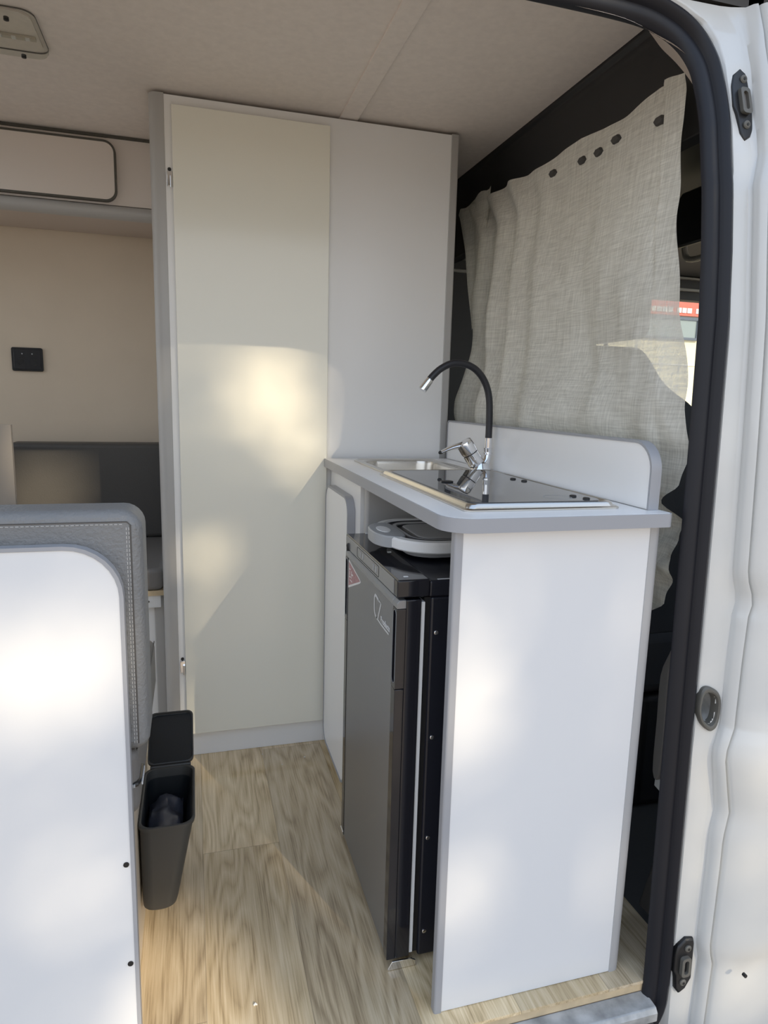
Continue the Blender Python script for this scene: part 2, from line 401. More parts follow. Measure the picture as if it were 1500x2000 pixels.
# ---- black rubber door seal following the opening
path = [(-.9, -.105), (.25, -.105), (.33, -.104), (.375, -.095), (.405, -.075), (.421, -.045), (.425, -.01), (.426, .05)]
path += [(.426, .05+.1*i) for i in range(1, 14)]
path += [(.426, 1.42), (.427, 1.47), (.428, 1.53), (.425, 1.575), (.419, 1.606), (.406, 1.634), (.386, 1.656), (.357, 1.673), (.322, 1.683), (.27, 1.687), (.20, 1.6885), (.1, 1.689), (-.3, 1.689), (-.9, 1.689)]
def cr2(a, k):
    return [(p.x, p.z) for p in fine([(x, 0, z) for x, z in a], k)]
path = cr2(path, 4)
fr = []
for i, (x, z) in enumerate(path):
    a = path[max(i-1, 0)]; b = path[min(i+1, len(path)-1)]
    p = Vector((x, ys(z), z)); d = Vector((b[0]-a[0], ys(b[1])-ys(a[1]), b[1]-a[1])).normalized()
    nm = Vector((0, -1, 0)); nm = (nm-d*nm.dot(d)).normalized(); sd = d.cross(nm)
    if i == len(path)//2 and sd.x < 0: pass
    fr.append((p, sd, nm))
sgn = 1 if fr[len(fr)//2][1].x > 0 else -1
prof = [(-.0225, -.006), (-.0225, -.002), (-.019, .006), (-.012, .010), (-.004, .0095), (.000, .0085), (.002, .012), (.006, .0185), (.012, .0205), (.018, .017), (.0215, .010), (.0225, .001), (.0225, -.010), (.01, -.010), (0, -.010), (-.01, -.009)]
seal = MB().loft([[p+sd*(sgn*a)+nm*b for a, b in prof] for p, sd, nm in fr]).build('door_seal', 'rubber', angle=45)
tag(seal, 'black rubber door seal framing the open side doorway', 'door seal')

# ---- threshold under the floor edge
struct(MB().prism([(-.030, -.024), (-.066, -.026), (-.072, -.034), (-.072, -.052), (-.030, -.052)], 0, -.86, .41).build('trim_5', 'paintdirt', bevel=.002))
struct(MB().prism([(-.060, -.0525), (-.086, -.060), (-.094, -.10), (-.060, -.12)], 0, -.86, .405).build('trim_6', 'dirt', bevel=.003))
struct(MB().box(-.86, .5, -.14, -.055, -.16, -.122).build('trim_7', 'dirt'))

# ------------------------------------------------------------------ jamb fittings
def jamb_y(z, d=.014): return ys(z)-d
# upper striker bracket
def striker(name, x0, x1, z0, z1, label, slot, lift=0.):
    cx, cz = (x0+x1)/2, (z0+z1)/2
    t = thing(name, (cx, jamb_y(cz, .014+lift), cz), label, 'latch bracket')
    h = z1-z0; w = x1-x0
    out = [(x0+w*.55, z1), (x1-w*.06, z1-h*.02), (x1, z1-h*.10), (x1, z0+h*.24), (x1-w*.30, z0+h*.06), (x0+w*.40, z0), (x0+w*.20, z0+h*.10), (x0+w*.14, z0+h*.36), (x0, z0+h*.45), (x0+w*.02, z0+h*.72), (x0+w*.16, z1-h*.12)]
    b = MB(); b.loft([[(x, jamb_y(z, d+lift), z) for x, z in pts] for d, pts in ((-.004, out), (.009, out), (.012, [(cx+(x-cx)*.9, cz+(z-cz)*.93) for x, z in out]))])
    b.build('plate', 'black', t, bevel=.001)
    s = MB(); o = rrect(cx-w*.20, cx+w*.26, cz-h*.14, cz+h*.20, w*.14, 4); i = rrect(cx-w*.08, cx+w*.14, cz-h*.09, cz+h*.15, w*.10, 4)
    s.loft([[(x, jamb_y(z, lift+.011), z) for x, z in o], [(x, jamb_y(z, lift+.019), z) for x, z in o], [(x, jamb_y(z, lift+.019), z) for x, z in i], [(x, jamb_y(z, lift+.013), z) for x, z in i]], cap0=False, cap1=False)
    s.build('slot_frame', 'greydark', t)
    s = MB(); s.loft([[(x, jamb_y(z, lift+.0135), z) for x, z in i]]*1+[[(x, jamb_y(z, lift+.0125), z) for x, z in i]]); s.build('slot', slot, t)
    for sz in (z1-h*.17, z0+h*.22):
        sx = cx+w*(.14 if sz > cz else .02); y = jamb_y(sz, .012+lift)
        MB().tube([(sx, y+.003, sz), (sx, y-.002, sz), (sx, y-.0035, sz)], [w*.16, w*.16, w*.11], 16).build('screw', 'greydark', t)
        MB().tube([(sx, y-.003, sz), (sx, y-.0042, sz)], w*.06, 6).build('screw', 'black', t)
    return t
striker('striker_bracket', .461, .501, 1.480, 1.606, 'black latch bracket with oval slot near the top of the white door pillar', 'pillargrey')
t = striker('striker_bracket', .447, .489, -.020, .093, 'black lower latch bracket at the foot of the white door pillar', 'black', .008)
# finger pocket with a grey rubber lip
cx, cz = .474, .540
t = thing('striker_pocket', (cx, jamb_y(cz), cz), 'oval rubber rimmed striker pocket half way up the white door pillar', 'striker pocket')
po = [(.452, .566), (.458, .578), (.470, .580), (.487, .571), (.496, .556), (.497, .530), (.493, .506), (.484, .497), (.472, .501), (.457, .517), (.450, .540)]
po = [(p.x, p.z) for p in fine([(x, 0, z) for x, z in po+[po[0]]], 3)][:-1]
def sc_(k): return [(cx+(x-cx)*k, cz+(z-cz)*k) for x, z in po]
MB().loft([[(x, jamb_y(z, d), z) for x, z in sc_(k)] for k, d in ((1.0, .008), (1.0, .017), (.93, .0200), (.84, .0205), (.76, .019), (.70, .012), (.68, .002))], cap0=False, cap1=False).build('rim', 'greydark', t)
MB().loft([[(x+dx, jamb_y(z, d), z+dz) for x, z in sc_(k)] for k, d, dx, dz in ((.69, .006, 0, 0), (.64, -.008, .002, 0), (.56, -.022, .004, .001), (.36, -.028, .005, .001))], cap0=False).build('cup', 'paintdirt', t)
# screw hole on the lower cab door skin
for (x, z) in ((.548, .055),):
    y = ys(z)-.08
    tag(MB().tube([(x, y+.004, z), (x, y-.002, z)], .0035, 10).build('plug', 'black'), 'tiny black plug low on the white cab door', 'plug')

# ------------------------------------------------------------------ wardrobe
W = thing('wardrobe', (-.056, 1.3, 0), 'tall white wardrobe reaching the ceiling with a flat cream door', 'wardrobe')
YW = .974
MB().box(-.470, .352, YW+.018, YB-.002, 0, 1.797).build('carcass', 'white', W)
MB().box(-.4365, .337, YW, YW+.018, 0, 1.797).build('front_panel', 'white', W)
def corner_profile(x0, x1, yf, yb, r, left):
    """vertical grey corner profile, rounded on its outer front edge"""
    if left: return rrect(x0, x1, yf, yb, (r, .002, .002, .002), 6)
    return rrect(x0, x1, yf, yb, (.002, r, .002, .002), 6)
MB().prism(corner_profile(-.474, -.4365, YW-.002, YW+.04, .022, True), 2, 0, 1.799).build('corner_post', 'greyalu', W)
MB().prism(corner_profile(.337, .361, YW-.002, YW+.05, .006, False), 2, 0, 1.799).build('corner_post', 'greyalu', W)
dr = MB().box(-.4185, -.0145, YW-.018, YW-.001, .076, 1.770).build('door', 'doorwhite', W, bevel=.0012)
MB().box(-.415, -.015, YW-.0012, YW+.001, .001, .0745).build('plinth', 'white', W, bevel=.0005)
for zc in (1.600, .283):
    h = MB(); h.box(-.4335, -.4195, YW-.006, YW-.0002, zc-.020, zc+.016); h.build('hinge', 'chrome', dr, bevel=.001)
    hk = MB(); hk.tube([(-.4225, YW-.009, zc-.024), (-.4225, YW-.009, zc+.004)], .0036, 12); hk.build('hinge_pin', 'chrome', dr)
    hb = MB(); hb.tube([(-.427, YW-.0002, zc+.021), (-.427, YW-.003, zc+.021)], .0045, 12); hb.build('hinge_screw', 'black', dr)

# ------------------------------------------------------------------ kitchen unit
K = thing('kitchen_unit', (.18, .45, 0), 'white kitchen cabinet with grey edging, its plain end facing the doorway', 'kitchen cabinet')
ep = MB().box(.012, .352, 0, .016, .001, .8615).build('end_panel', 'whitetoned', K, bevel=.0004)
MB().prism(rrect(-.001, .0125, -.0015, .0175, (.004, .001, .001, .004), 4), 2, 0, .8615).build('edge_trim', 'grey', ep)
MB().prism(rrect(.351, .376, -.0015, .030, (.001, .016, .004, .001), 6), 2, 0, .8615).build('corner_post', 'greypost', K)
MB().box(.356, .372, .030, .972, 0, .8615).build('back_panel', 'white', K)
MB().prism(rrect(.002, .352, .556, .580, (.008, 0, 0, .008), 5), 2, 0, .8615).build('partition', 'greyalu', K)
MB().box(.0, .014, .604, .972, .004, .8615).build('front_frame', 'white', K)
do = rrect(.652, .940, .030, .815, .045, 8); di = rrect(.658, .934, .036, .809, .039, 8)
kd = MB().prism(di, 0, -.019, -.001).build('door', 'white', K)
MB().ring(do, di, 0, -.0205, -.0005).build('edge_trim', 'grey', kd)

# ------------------------------------------------------------------ worktop, splashback
T = thing('worktop', (.18, .47, .862), 'white kitchen worktop with a rounded grey edge band', 'worktop')
wx0, wx1, wy0, wy1 = -.020, .376, -.020, .954
hx0, hx1, hy0, hy1 = .062, .290, .586, .868           # cut-out for the sink
tb = MB()
tb.prism(rrect(wx0, wx1, wy0, hy0, (.048, .010, 0, 0), 8), 2, .8625, .885)
tb.box(wx0, wx1, hy1, wy1, .8625, .885); tb.box(wx0, hx0, hy0, hy1, .8625, .885); tb.box(hx1, wx1, hy0, hy1, .8625, .885)
tb.build('top', 'white', T)
eo = rrect(wx0-.0025, wx1+.0025, wy0-.0025, wy1, (.050, .012, 0, 0), 8); ei = rrect(wx0, wx1, wy0, wy1-.001, (.048, .010, 0, 0), 8)
MB().ring(eo, ei, 2, .8620, .8846).build('edge_band', 'grey', T, bevel=.0012)
S = thing('splashback', (.363, .48, .885), 'white splashback board with rounded grey edging behind the hob', 'splashback')
so = rrect(.012, .955, .8853, 1.000, (0, 0, .012, .050), 8); si = rrect(.0165, .951, .8853, .9955, (0, 0, .009, .0455), 8)
pn = MB().prism(si, 0, .354, .370).build('panel', 'white', S)
MB().ring(so, si, 0, .352, .372).build('edge_trim', 'grey', S, bevel=.002)

# ------------------------------------------------------------------ sink
Q = thing('sink', (.176, .727, .885), 'small stainless steel sink set in the far end of the worktop', 'sink')
ro = rrect(.046, .287, .567, .888, .022, 5); ri = rrect(.068, .284, .592, .862, .045, 6)
MB().loft([[(x, y, z) for x, y in pts] for pts, z in ((ro, .8853), (ro, .8885), (rrect(.050, .283, .571, .884, .020, 5), .8905), (rrect(.054, .279, .575, .880, .018, 5), .8890))], cap0=False, cap1=False).build('rim', 'steel', Q)
# flat deck between the raised rim and the bowl, same point count
def match(u0, u1, v0, v1, r, n): return rrect(u0, u1, v0, v1, r, n)
MB().loft([[(x, y, z) for x, y in match(a, b, c, d, r, 8)] for (a, b, c, d, r, z) in ((.054, .279, .575, .880, .018, .8890), (.064, .272, .588, .866, .042, .8885), (.067, .269, .591, .863, .044, .886), (.069, .267, .593, .861, .044, .878), (.076, .260, .600, .854, .044, .79), (.088, .248, .612, .842, .04, .765), (.12, .232, .65, .80, .03, .760))], cap0=False).build('bowl', 'steel', Q)
MB().tube([(.176, .727, .7605), (.176, .727, .763)], [.022, .020], 20).build('drain', 'chrome', Q)

# ------------------------------------------------------------------ hob
H = thing('hob', (.17, .29, .885), 'black glass topped hob in a stainless steel frame on the worktop', 'hob')
fo = rrect(.030, .316, .034, .556, .012, 5)
fi = rrect(.048, .300, .054, .538, .022, 5)
def ins(d): return rrect(.030+d, .316-d, .034+d, .556-d, .012+.3*d, 5)
MB().loft([[(x, y, z) for x, y in pts] for pts, z in ((ins(0), .8853), (ins(0), .8875), (ins(.003), .8895), (ins(.006), .8890), (ins(.008), .8945), (ins(.0105), .8965), (ins(.0135), .8962), (ins(.018), .8925), (ins(.026), .890))], cap0=False).build('frame', 'steel', H)
gl = MB().loft([[(x, y, z) for x, y in pts] for pts, z in ((rrect(.048, .298, .054, .536, .030, 6), .8905), (rrect(.048, .298, .054, .536, .030, 6), .8955), (rrect(.0495, .2965, .0555, .5345, .029, 6), .8965))]).build('glass_lid', 'hobglass', H, angle=15)
for (x, y) in ((.272, .353), (.280, .318), (.264, .104), (.272, .074)):
    MB().tube([(x, y, .8965), (x, y, .8985), (x, y, .8995)], [.0062, .0062, .004], 14).build('rubber_stop', 'black', H)
MB().tube([(.108, .318, .8966), (.108, .318, .8985), (.108, .318, .8992)], [.012, .0125, .010], 20).build('finger_grip', 'black', H)
rg = rrect(.205, .255, .074, .124, .025, 10); rg2 = rrect(.2065, .2535, .0755, .1225, .0235, 10)
MB().ring(rg, rg2, 2, .8965, .8967).build('ring_mark', 'greyplastic', H)

# ------------------------------------------------------------------ faucet
fx, fy = .3145, .620
F = thing('faucet', (fx, fy, .885), 'chrome lever faucet with a bent black flexible spout behind the sink', 'faucet')
MB().tube([(fx, fy, .8852), (fx, fy, .889), (fx, fy, .8925), (fx, fy, .899), (fx, fy, .905), (fx, fy, .909)], [.027, .027, .0255, .0225, .0195, .012], 28).build('base', 'chrome', F)
ax = Vector((-.046, 0, .068)).normalized(); p0 = Vector((fx+.001, fy, .886))
MB().tube([p0+ax*.020, p0+ax*.024, p0+ax*.030, p0+ax*.052], [.0195, .0205, .0205, .0205], 24).build('body', 'chrome', F)
MB().tube([p0+ax*.052, p0+ax*.0545], .0185, 24).build('joint_ring', 'black', F)
hdm = MB().tube([p0+ax*.0545, p0+ax*.060, p0+ax*.080, p0+ax*.086, p0+ax*.088], [.0205, .0215, .0215, .019, .012], 24).build('lever_head', 'chrome', F)
lv = MB(); a0 = p0+ax*.074+Vector((-.010, 0, .002)); a1 = Vector((.207, fy+.002, .931))
rings = []
for i in range(9):
    t_ = i/8; c = a0.lerp(a1, t_)+Vector((0, 0, 0.003*math.sin(PI*t_))); hw = .0115-.003*t_; th = .0080-.0042*t_
    rings.append([c+Vector((0, hw*math.cos(q), th*math.sin(q))) for q in [2*PI*k/14 for k in range(14)]])
lvo = lv.loft(rings).build('lever', 'chrome', F)
MB().tube([a1+Vector((.004, 0, .0005)), a1+Vector((-.003, 0, -.0008)), a1+Vector((-.005, 0, -.0010))], [.0045, .0042, .002], 10).build('lever_tip', 'black', lvo)
arm = [Vector((fx+.006, fy, .896)), Vector((fx+.012, fy, .904)), Vector((fx+.0175, fy, .914)), Vector((fx+.0195, fy, .926))]
MB().tube(arm, [.0165, .0145, .0105, .0085], 20).build('spout_arm', 'chrome', F)
cxn = fx+.0195
MB().tube([(cxn, fy, .920), (cxn, fy, .927), (cxn, fy, .9275), (cxn, fy, .931), (cxn, fy, .9315), (cxn, fy, .943), (cxn, fy, .9435), (cxn, fy, .968)], [.007, .007, .0125, .0125, .0092, .0112, .0092, .0092], 20).build('connector', 'chrome', F)
hp = [(cxn, .967), (cxn, .99), (cxn-.001, 1.03), (cxn-.004, 1.066), (cxn-.013, 1.097), (cxn-.030, 1.123), (cxn-.053, 1.141), (cxn-.082, 1.149), (cxn-.110, 1.147), (cxn-.136, 1.134), (cxn-.155, 1.117), (cxn-.164, 1.106)]
hp = fine([(x, fy, z) for x, z in hp], 4)
MB().tube(hp, .0085, 18).build('hose', 'hose', F)
d = (hp[-1]-hp[-3]).normalized(); e = hp[-1]-d*.002
MB().tube([e, e+d*.004, e+d*.030, e+d*.032], [.0092, .0098, .0104, .0098], 20).build('nozzle', 'chrome', F)

# ------------------------------------------------------------------ refrigerator
R = thing('refrigerator', (.13, .306, 0), 'black compact refrigerator with a dark silver door under the worktop', 'refrigerator')
FY0, FY1 = .108, .506
MB().box(.006, .345, FY0+.002, FY1-.002, .014, .7235).build('body', 'blackmetal', R, bevel=.004, seg=3)
MB().box(.002, .345, FY0+.001, FY1-.001, .724, .7535).build('top_plate', 'blackmetal', R, bevel=.004, seg=3)
cap = MB().box(-.0565, .0015, FY0, FY1, .7255, .757).build('top_cap', 'blackgloss', R, bevel=.003, seg=3)
MB().box(-.0575, -.0555, .128, .497, .7275, .7545).build('control_panel', 'fridgebezel', R, bevel=.0006)
co = rrect(.224, .394, .7305, .7525, .004, 4); ci = rrect(.2252, .3928, .7317, .7513, .003, 4)
MB().ring(co, ci, 0, -.0580, -.0572).build('panel_outline', 'black', R)
for yb in (.364, .345, .262, .243):
    MB().prism(rrect(yb-.0032, yb+.0032, .736, .748, .002, 3), 0, -.0582, -.0572).build('button', 'greyplastic', R)
MB().tube([(-.058, .475, .7245), (-.058, .475, .738), (-.058, .475, .742)], [.004, .0042, .002], 10).build('hinge_plug', 'black', R)
for (x, y) in ((-.036, .128), (-.012, .312), (-.010, .497)):
    MB().box(x-.004, x+.004, y-.0025, y+.0025, .7568, .7585).build('clip', 'whiteplastic', R, bevel=.0006)
MB().box(.018, .04, FY0+.006, FY0+.010, .7535, .7542).build('weld_line', 'logo', R)
D = MB().box(-.040, -.012, FY0, FY1, .020, .7215).build('door', 'blackgloss', R, bevel=.002)
fp = MB().box(-.0555, -.040, .1325, .4815, .020, .706).build('front_panel', 'fridgefront', D, bevel=.001)
MB().prism([(-.0565, .7065), (-.0565, .716), (-.052, .7215), (-.040, .7215), (-.040, .7065)], 1, .1335, FY1).build('top_bezel', 'fridgebezel', D, bevel=.0008)
MB().prism([(-.0565, .7065), (-.0565, .716), (-.052, .7215), (-.040, .7215), (-.040, .7065)], 1, FY0, .1322).build('top_bezel', 'fridgebezel', D, bevel=.0008)
for (ya, yb, near) in ((FY0, .1315, True), (.4825, FY1, False)):
    z_split = .560
    MB().box(-.0565, -.040, ya, yb, .020, z_split).build('side_frame', 'blackgloss', D, bevel=.0012)
    o_ = rrect(ya, yb, z_split+.001, .706, .0015, 4); i_ = rrect(ya+.004, yb-.004, z_split+.012, .702, .0085, 6)
    i_ = rrect(ya+.004, yb-.003, z_split+.010, .702, .008, 4); o_ = rrect(ya, yb, z_split+.001, .706, .0012, 4)
    hnd = MB().ring(o_, i_, 0, -.0565, -.0405).build('grip_recess', 'blackgloss', D)
    MB().ring(rrect(ya+.0035, yb-.0025, z_split+.0095, .7025, .0085, 4), i_, 0, -.0570, -.0562).build('grip_edge', 'greyplastic', hnd)
MB().box(-.012, -.0045, FY0+.003, FY1-.003, .024, .716).build('gasket', 'whiteplastic', R, bevel=.001)
MB().box(-.0045, .0065, FY0+.009, FY1-.009, .020, .722).build('gasket_channel', 'black', R)
# printed mark: a C whose top runs over into a 7, then a rule under the small word
lx = -.05585
def yz_ribbon(pts, w):
    b = MB(); L_ = []; R_ = []
    for i, p in enumerate(pts):
        a = Vector((pts[max(i-1, 0)][0], pts[max(i-1, 0)][1])); c = Vector((pts[min(i+1, len(pts)-1)][0], pts[min(i+1, len(pts)-1)][1]))
        dd = (c-a).normalized(); n_ = Vector((-dd.y, dd.x))*w/2
        L_.append((lx, p[0]+n_.x, p[1]+n_.y)); R_.append((lx, p[0]-n_.x, p[1]-n_.y))
    b.grid([L_, R_]); b.grid([[(x+.0004, y, z) for x, y, z in R_], [(x+.0004, y, z) for x, y, z in L_]]); return b
LY = .256
cpts = [(LY-.031, .6855), (LY-.012, .6895), (LY-.004, .6885), (LY, .682), (LY, .668), (LY-.003, .656), (LY-.012, .6495), (LY-.022, .648)]
cpts = [(p.x, p.z) for p in fine([(x, 0, z) for x, z in cpts], 4)]
lg = yz_ribbon(cpts, .0056)
l2 = yz_ribbon([(LY-.028, .6860), (LY-.046, .6845), (LY-.030, .655), (LY-.027, .649)], .0050)
l3 = yz_ribbon([(LY-.014, .6490), (LY-.050, .6455), (LY-.100, .6445)], .0034)
for q in (l2, l3):
    me_ = bpy.data.meshes.new('tmp'); q.bm.to_mesh(me_); lg.bm.from_mesh(me_); q.bm.free(); bpy.data.meshes.remove(me_)
lg.build('logo', 'logo', fp, normals=False)
txm = Matrix(((0, 0, -1, lx), (-1, 0, 0, LY-.046), (0, 1, 0, .6500), (0, 0, 0, 1)))
text_mesh('logo_lettering', 'Products', .0165, txm, 'logo', fp, .0003)
# sticker in the upper far corner
st = [(.4790, .704), (.4720, .7035), (.375, .6860), (.3660, .6820), (.374, .677), (.4790, .6385)]
MB().prism(st, 0, -.0559, -.0556).build('sticker_border', 'whiteplastic', fp)
st2 = [(.4740, .700), (.376, .6835), (.372, .6820), (.378, .6795), (.4740, .6455)]
MB().prism(st2, 0, -.0562, -.0558).build('sticker', 'sticker', fp)
sw = MB()
for (ya, yb, za, zb) in ((.468, .458, .684, .687), (.466, .463, .672, .681), (.468, .456, .667, .6695), (.449, .446, .668, .684), (.447, .434, .676, .679), (.462, .440, .6605, .6625)):
    sw.box(-.0564, -.0561, min(ya, yb), max(ya, yb), za, zb)
sw.build('sticker_lettering', 'whiteplastic', fp)
for z in (.659, .462, .262, .066):
    MB().tube([(.017, FY0+.003, z), (.017, FY0+.0008, z), (.017, FY0-.0002, z)], [.004, .004, .0025], 12).build('screw', 'chrome', R)
MB().prism([(-.054, .001), (-.054, .004), (-.046, .018), (-.010, .018), (.0, .012), (.0, .001)], 1, FY0-.004, FY0-.001).build('foot', 'chrome', R, bevel=.0005)
MB().prism([(-.058, .012), (-.058, .026), (-.050, .03), (-.044, .012)], 1, FY1-.02, FY1+.004).build('foot', 'chrome', R, bevel=.0005)
for y in (FY0+.03, FY1-.03):
    for x in (.03, .32): MB().tube([(x, y, 0), (x, y, .016)], .012, 14).build('foot', 'black', R)

# ------------------------------------------------------------------ collapsible basin on the refrigerator
Bz = .7575
BN = thing('collapsible_basin', (.12, .325, Bz), 'folded flat grey and white collapsible basin lying on the refrigerator', 'basin')
def br(d, r=.085): return rrect(-.022+d, .275-d, .200+d, .462-d, max(.02, r-d), 10)
MB().loft([[(x, y, z) for x, y in br(dd)] for dd, z in ((.050, Bz+.0005), (.034, Bz+.004), (.026, Bz+.014), (.012, Bz+.018))], cap1=False).build('foot_ring', 'greysilicone', BN)
MB().loft([[(x, y, z) for x, y in br(dd)] for dd, z in ((.012, Bz+.018), (.002, Bz+.0185), (.000, Bz+.021), (.000, Bz+.036), (.003, Bz+.040), (.016, Bz+.041), (.020, Bz+.038))], cap0=False, cap1=False).build('rim', 'whiteplastic', BN)
MB().loft([[(x, y, z) for x, y in br(dd)] for dd, z in ((.020, Bz+.038), (.024, Bz+.034), (.030, Bz+.033), (.033, Bz+.038), (.037, Bz+.0385))], cap0=False, cap1=False).build('pleat', 'darksilicone', BN)
MB().loft([[(x, y, z) for x, y in br(dd)] for dd, z in ((.037, Bz+.0385), (.044, Bz+.0385), (.046, Bz+.036))], cap0=False, cap1=False).build('pleat', 'greysilicone', BN)
MB().loft([[(x, y, z) for x, y in br(dd)] for dd, z in ((.046, Bz+.036), (.049, Bz+.032), (.056, Bz+.032), (.058, Bz+.0365))], cap0=False, cap1=False).build('pleat', 'darksilicone', BN)
MB().loft([[(x, y, z) for x, y in br(dd)] for dd, z in ((.058, Bz+.0365), (.062, Bz+.038), (.070, Bz+.036), (.09, Bz+.0355))], cap0=False).build('bottom', 'greysilicone', BN)
ho = [(-.006, .262), (-.030, .276), (-.043, .305), (-.045, .340), (-.041, .372), (-.028, .398), (-.006, .412), (.012, .400), (.014, .340), (.010, .276)]
ho = [(p.x, p.y) for p in fine([(x, y, 0) for x, y in ho+[ho[0]]], 3)][:-1]
hh = MB().loft([[(x, y, z) for x, y in ho] for z in (Bz+.018, Bz+.0395)]+[[(-.014+(x+.014)*.95, .338+(y-.338)*.97, Bz+.0415) for x, y in ho]]).build('handle', 'greyplastic', BN, bevel=.001)
MB().loft([[(-.018+.013*k*math.cos(q), .338+.030*k*math.sin(q), z) for q in [2*PI*i/24 for i in range(24)]] for k, z in ((1, Bz+.0412), (1, Bz+.0422), (.93, Bz+.0428))]).build('cap', 'whiteplastic', hh)

# ------------------------------------------------------------------ bench beside the doorway (left)
PX = -.482
BE = thing('bench', (-.95, .3, 0), 'white bench box whose tall rounded end panel faces the doorway', 'bench')
po_ = rrect(-1.5, PX, .001, .852, (0, 0, .075, 0), 8); pi_ = rrect(-1.496, PX-.0055, .0015, .8465, (0, 0, .0695, 0), 8)
ep2 = MB().prism(pi_, 1, .030, .046).build('back_panel', 'whitetoned', BE)
MB().ring(po_, pi_, 1, .0285, .0475).build('edge_trim', 'grey', ep2, bevel=.0015)
MB().box(-1.5, -.500, .049, .545, .001, .420).build('box', 'wallboard', BE)
for z in (.362, .192):
    MB().tube([(-.494, .0305, z), (-.494, .0287, z)], .0042, 12).build('screw_cap', 'black', ep2)
CU = thing('backrest_cushion', (-.95, .1, .53), 'thick light grey backrest cushion with pale stitching behind the white bench panel', 'cushion')
cb = MB().prism(rrect(-1.48, -.456, .531, .896, (.02, .02, .03, .03), 6), 1, .050, .138).build('cover', 'leather', CU, bevel=.016, seg=5)
st_ = MB()
def stitch_line(pts, step=.0062, ln=.0040, r=.00045):
    pts = [Vector(p) for p in pts]; acc = 0
    for a, b in zip(pts, pts[1:]):
        L_ = (b-a).length; dd = (b-a)/L_; t_ = 0
        while t_+ln < L_:
            st_.tube([a+dd*t_, a+dd*(t_+ln)], r, 5); t_ += step
yf = .0497
stitch_line([(-1.1, yf, .8765), (-.478, yf, .8765)])
for off in (0, .0035):
    stitch_line([(-.4735-off, yf, .872), (-.4735-off, yf, .545)])
st_.build('stitching', 'thread', CU)
sm = MB(); sm.tube([(-1.1, .0502, .880), (-.476, .0502, .880), (-.4715, .0502, .8755), (-.4715, .0502, .545)], .0011, 6); sm.build('seam', 'leatherdark', CU)
SE = thing('seat_cushion', (-.95, .3, .42), 'grey leatherette seat cushion with a zip on the bench by the doorway', 'cushion')
MB().prism(rrect(-1.48, -.474, .052, .545, .02, 5), 2, .4215, .530).build('cover', 'leatherseat', SE, bevel=.016, seg=5)
zp = MB(); zp.tube([(-.510, .0518, .474), (-.490, .0530, .474), (-.4775, .0590, .474), (-.4735, .072, .474), (-.4735, .11, .474)], .0042, 8); zp.build('zip', 'black', SE)
zt = MB()
for i in range(13):
    f_ = i/12; p = Vector((-.506, .0478, .474)).lerp(Vector((-.480, .0525, .474)), f_)
    zt.box(p.x-.0007, p.x+.0007, p.y-.0005, p.y+.003, p.z-.0022, p.z+.0022)
for i in range(16):
    y = .060+i*.003; zt.box(-.4705, -.4685, y-.0007, y+.0007, .4718, .4762)
zt.build('zip_teeth', 'logo', SE)
sm = MB(); sm.tube([(-.476, .062, .5275), (-.4745, .2, .529), (-.4745, .52, .529)], .0012, 6); sm.build('seam', 'leatherdark', SE)

# ------------------------------------------------------------------ hanging bin
BI = thing('waste_bin', (-.447, .37, .08), 'anthracite plastic waste bin hung on the bench side, its lid flipped open', 'waste bin')
def bn(t_, d=0):     # t 0 bottom .. 1 rim
    x0 = -.4965+d; x1 = -.434+.036*t_-d; y0 = .262+.004*(1-t_)+d-.004*t_; y1 = .440+.026*t_-d
    return rrect(x0, x1, y0, y1, .022, 6)
z0b, z1b = .078, .262
MB().loft([[(x, y, z0b+(z1b-z0b)*t_) for x, y in bn(t_, dd)] for t_, dd in ((0, .006), (.03, .001), (.1, 0), (.5, 0), (.96, 0), (.965, -.0022), (1.0, -.0022), (1.005, 0), (1.0, .0026), (.9, .003))], cap1=False).build('bucket', 'bin', BI)
MB().loft([[(x, y, z0b+(z1b-z0b)*t_) for x, y in bn(t_, dd)] for t_, dd in ((.9, .003), (.5, .003), (.06, .004), (.05, .01))], cap0=False).build('liner', 'binside', BI)
lid = MB(); Lq = .135; ang = math.radians(27); hy_, hz_ = .474, .262
def lp(x, s, n): return (x, hy_+s*math.cos(ang)-n*math.sin(ang)*1, hz_+s*math.sin(ang)+n*math.cos(ang))
def lr(d): return rrect(-.494+d, -.398-d, 0+d, Lq-d, .014, 5)
lid.loft([[lp(x, s, n) for x, s in lr(dd)] for dd, n in ((.003, -.004), (0, 0), (0, .007), (.0022, .0075), (.0030, .006), (.0032, .001))], cap1=False)
lb = lid.build('lid', 'bin', BI)
MB().loft([[lp(x, s, n) for x, s in lr(dd)] for dd, n in ((.0032, .002), (.0040, .0012))], cap0=False).build('lid_inside', 'binside', lb)
MB().tube([(-.488, .4705, .262), (-.404, .4705, .262)], .0035, 10).build('lid_hinge', 'bin', BI)
# crumpled bag inside
g = MB(); rows = []
for i in range(23):
    row = []
    for j in range(17):
        u = i/22; v = j/16
        x = -.489+.068*v; y = .272+.176*u
        b_ = math.sin(PI*u)**.6*math.sin(PI*v)**.6
        n_ = noise.noise(Vector((x*28, y*20, 1.3)))+.5*noise.noise(Vector((x*60, y*50, 4)))
        rid = abs(noise.noise(Vector((x*26+3, y*17, 7))))
        row.append((x, y, .200+.034*b_+.012*n_-.030*rid))
    rows.append(row)
bag = g.grid(rows).build('bin_bag', 'bag', angle=25)
tag(bag, 'crumpled dark grey bag inside the open waste bin', 'bag')

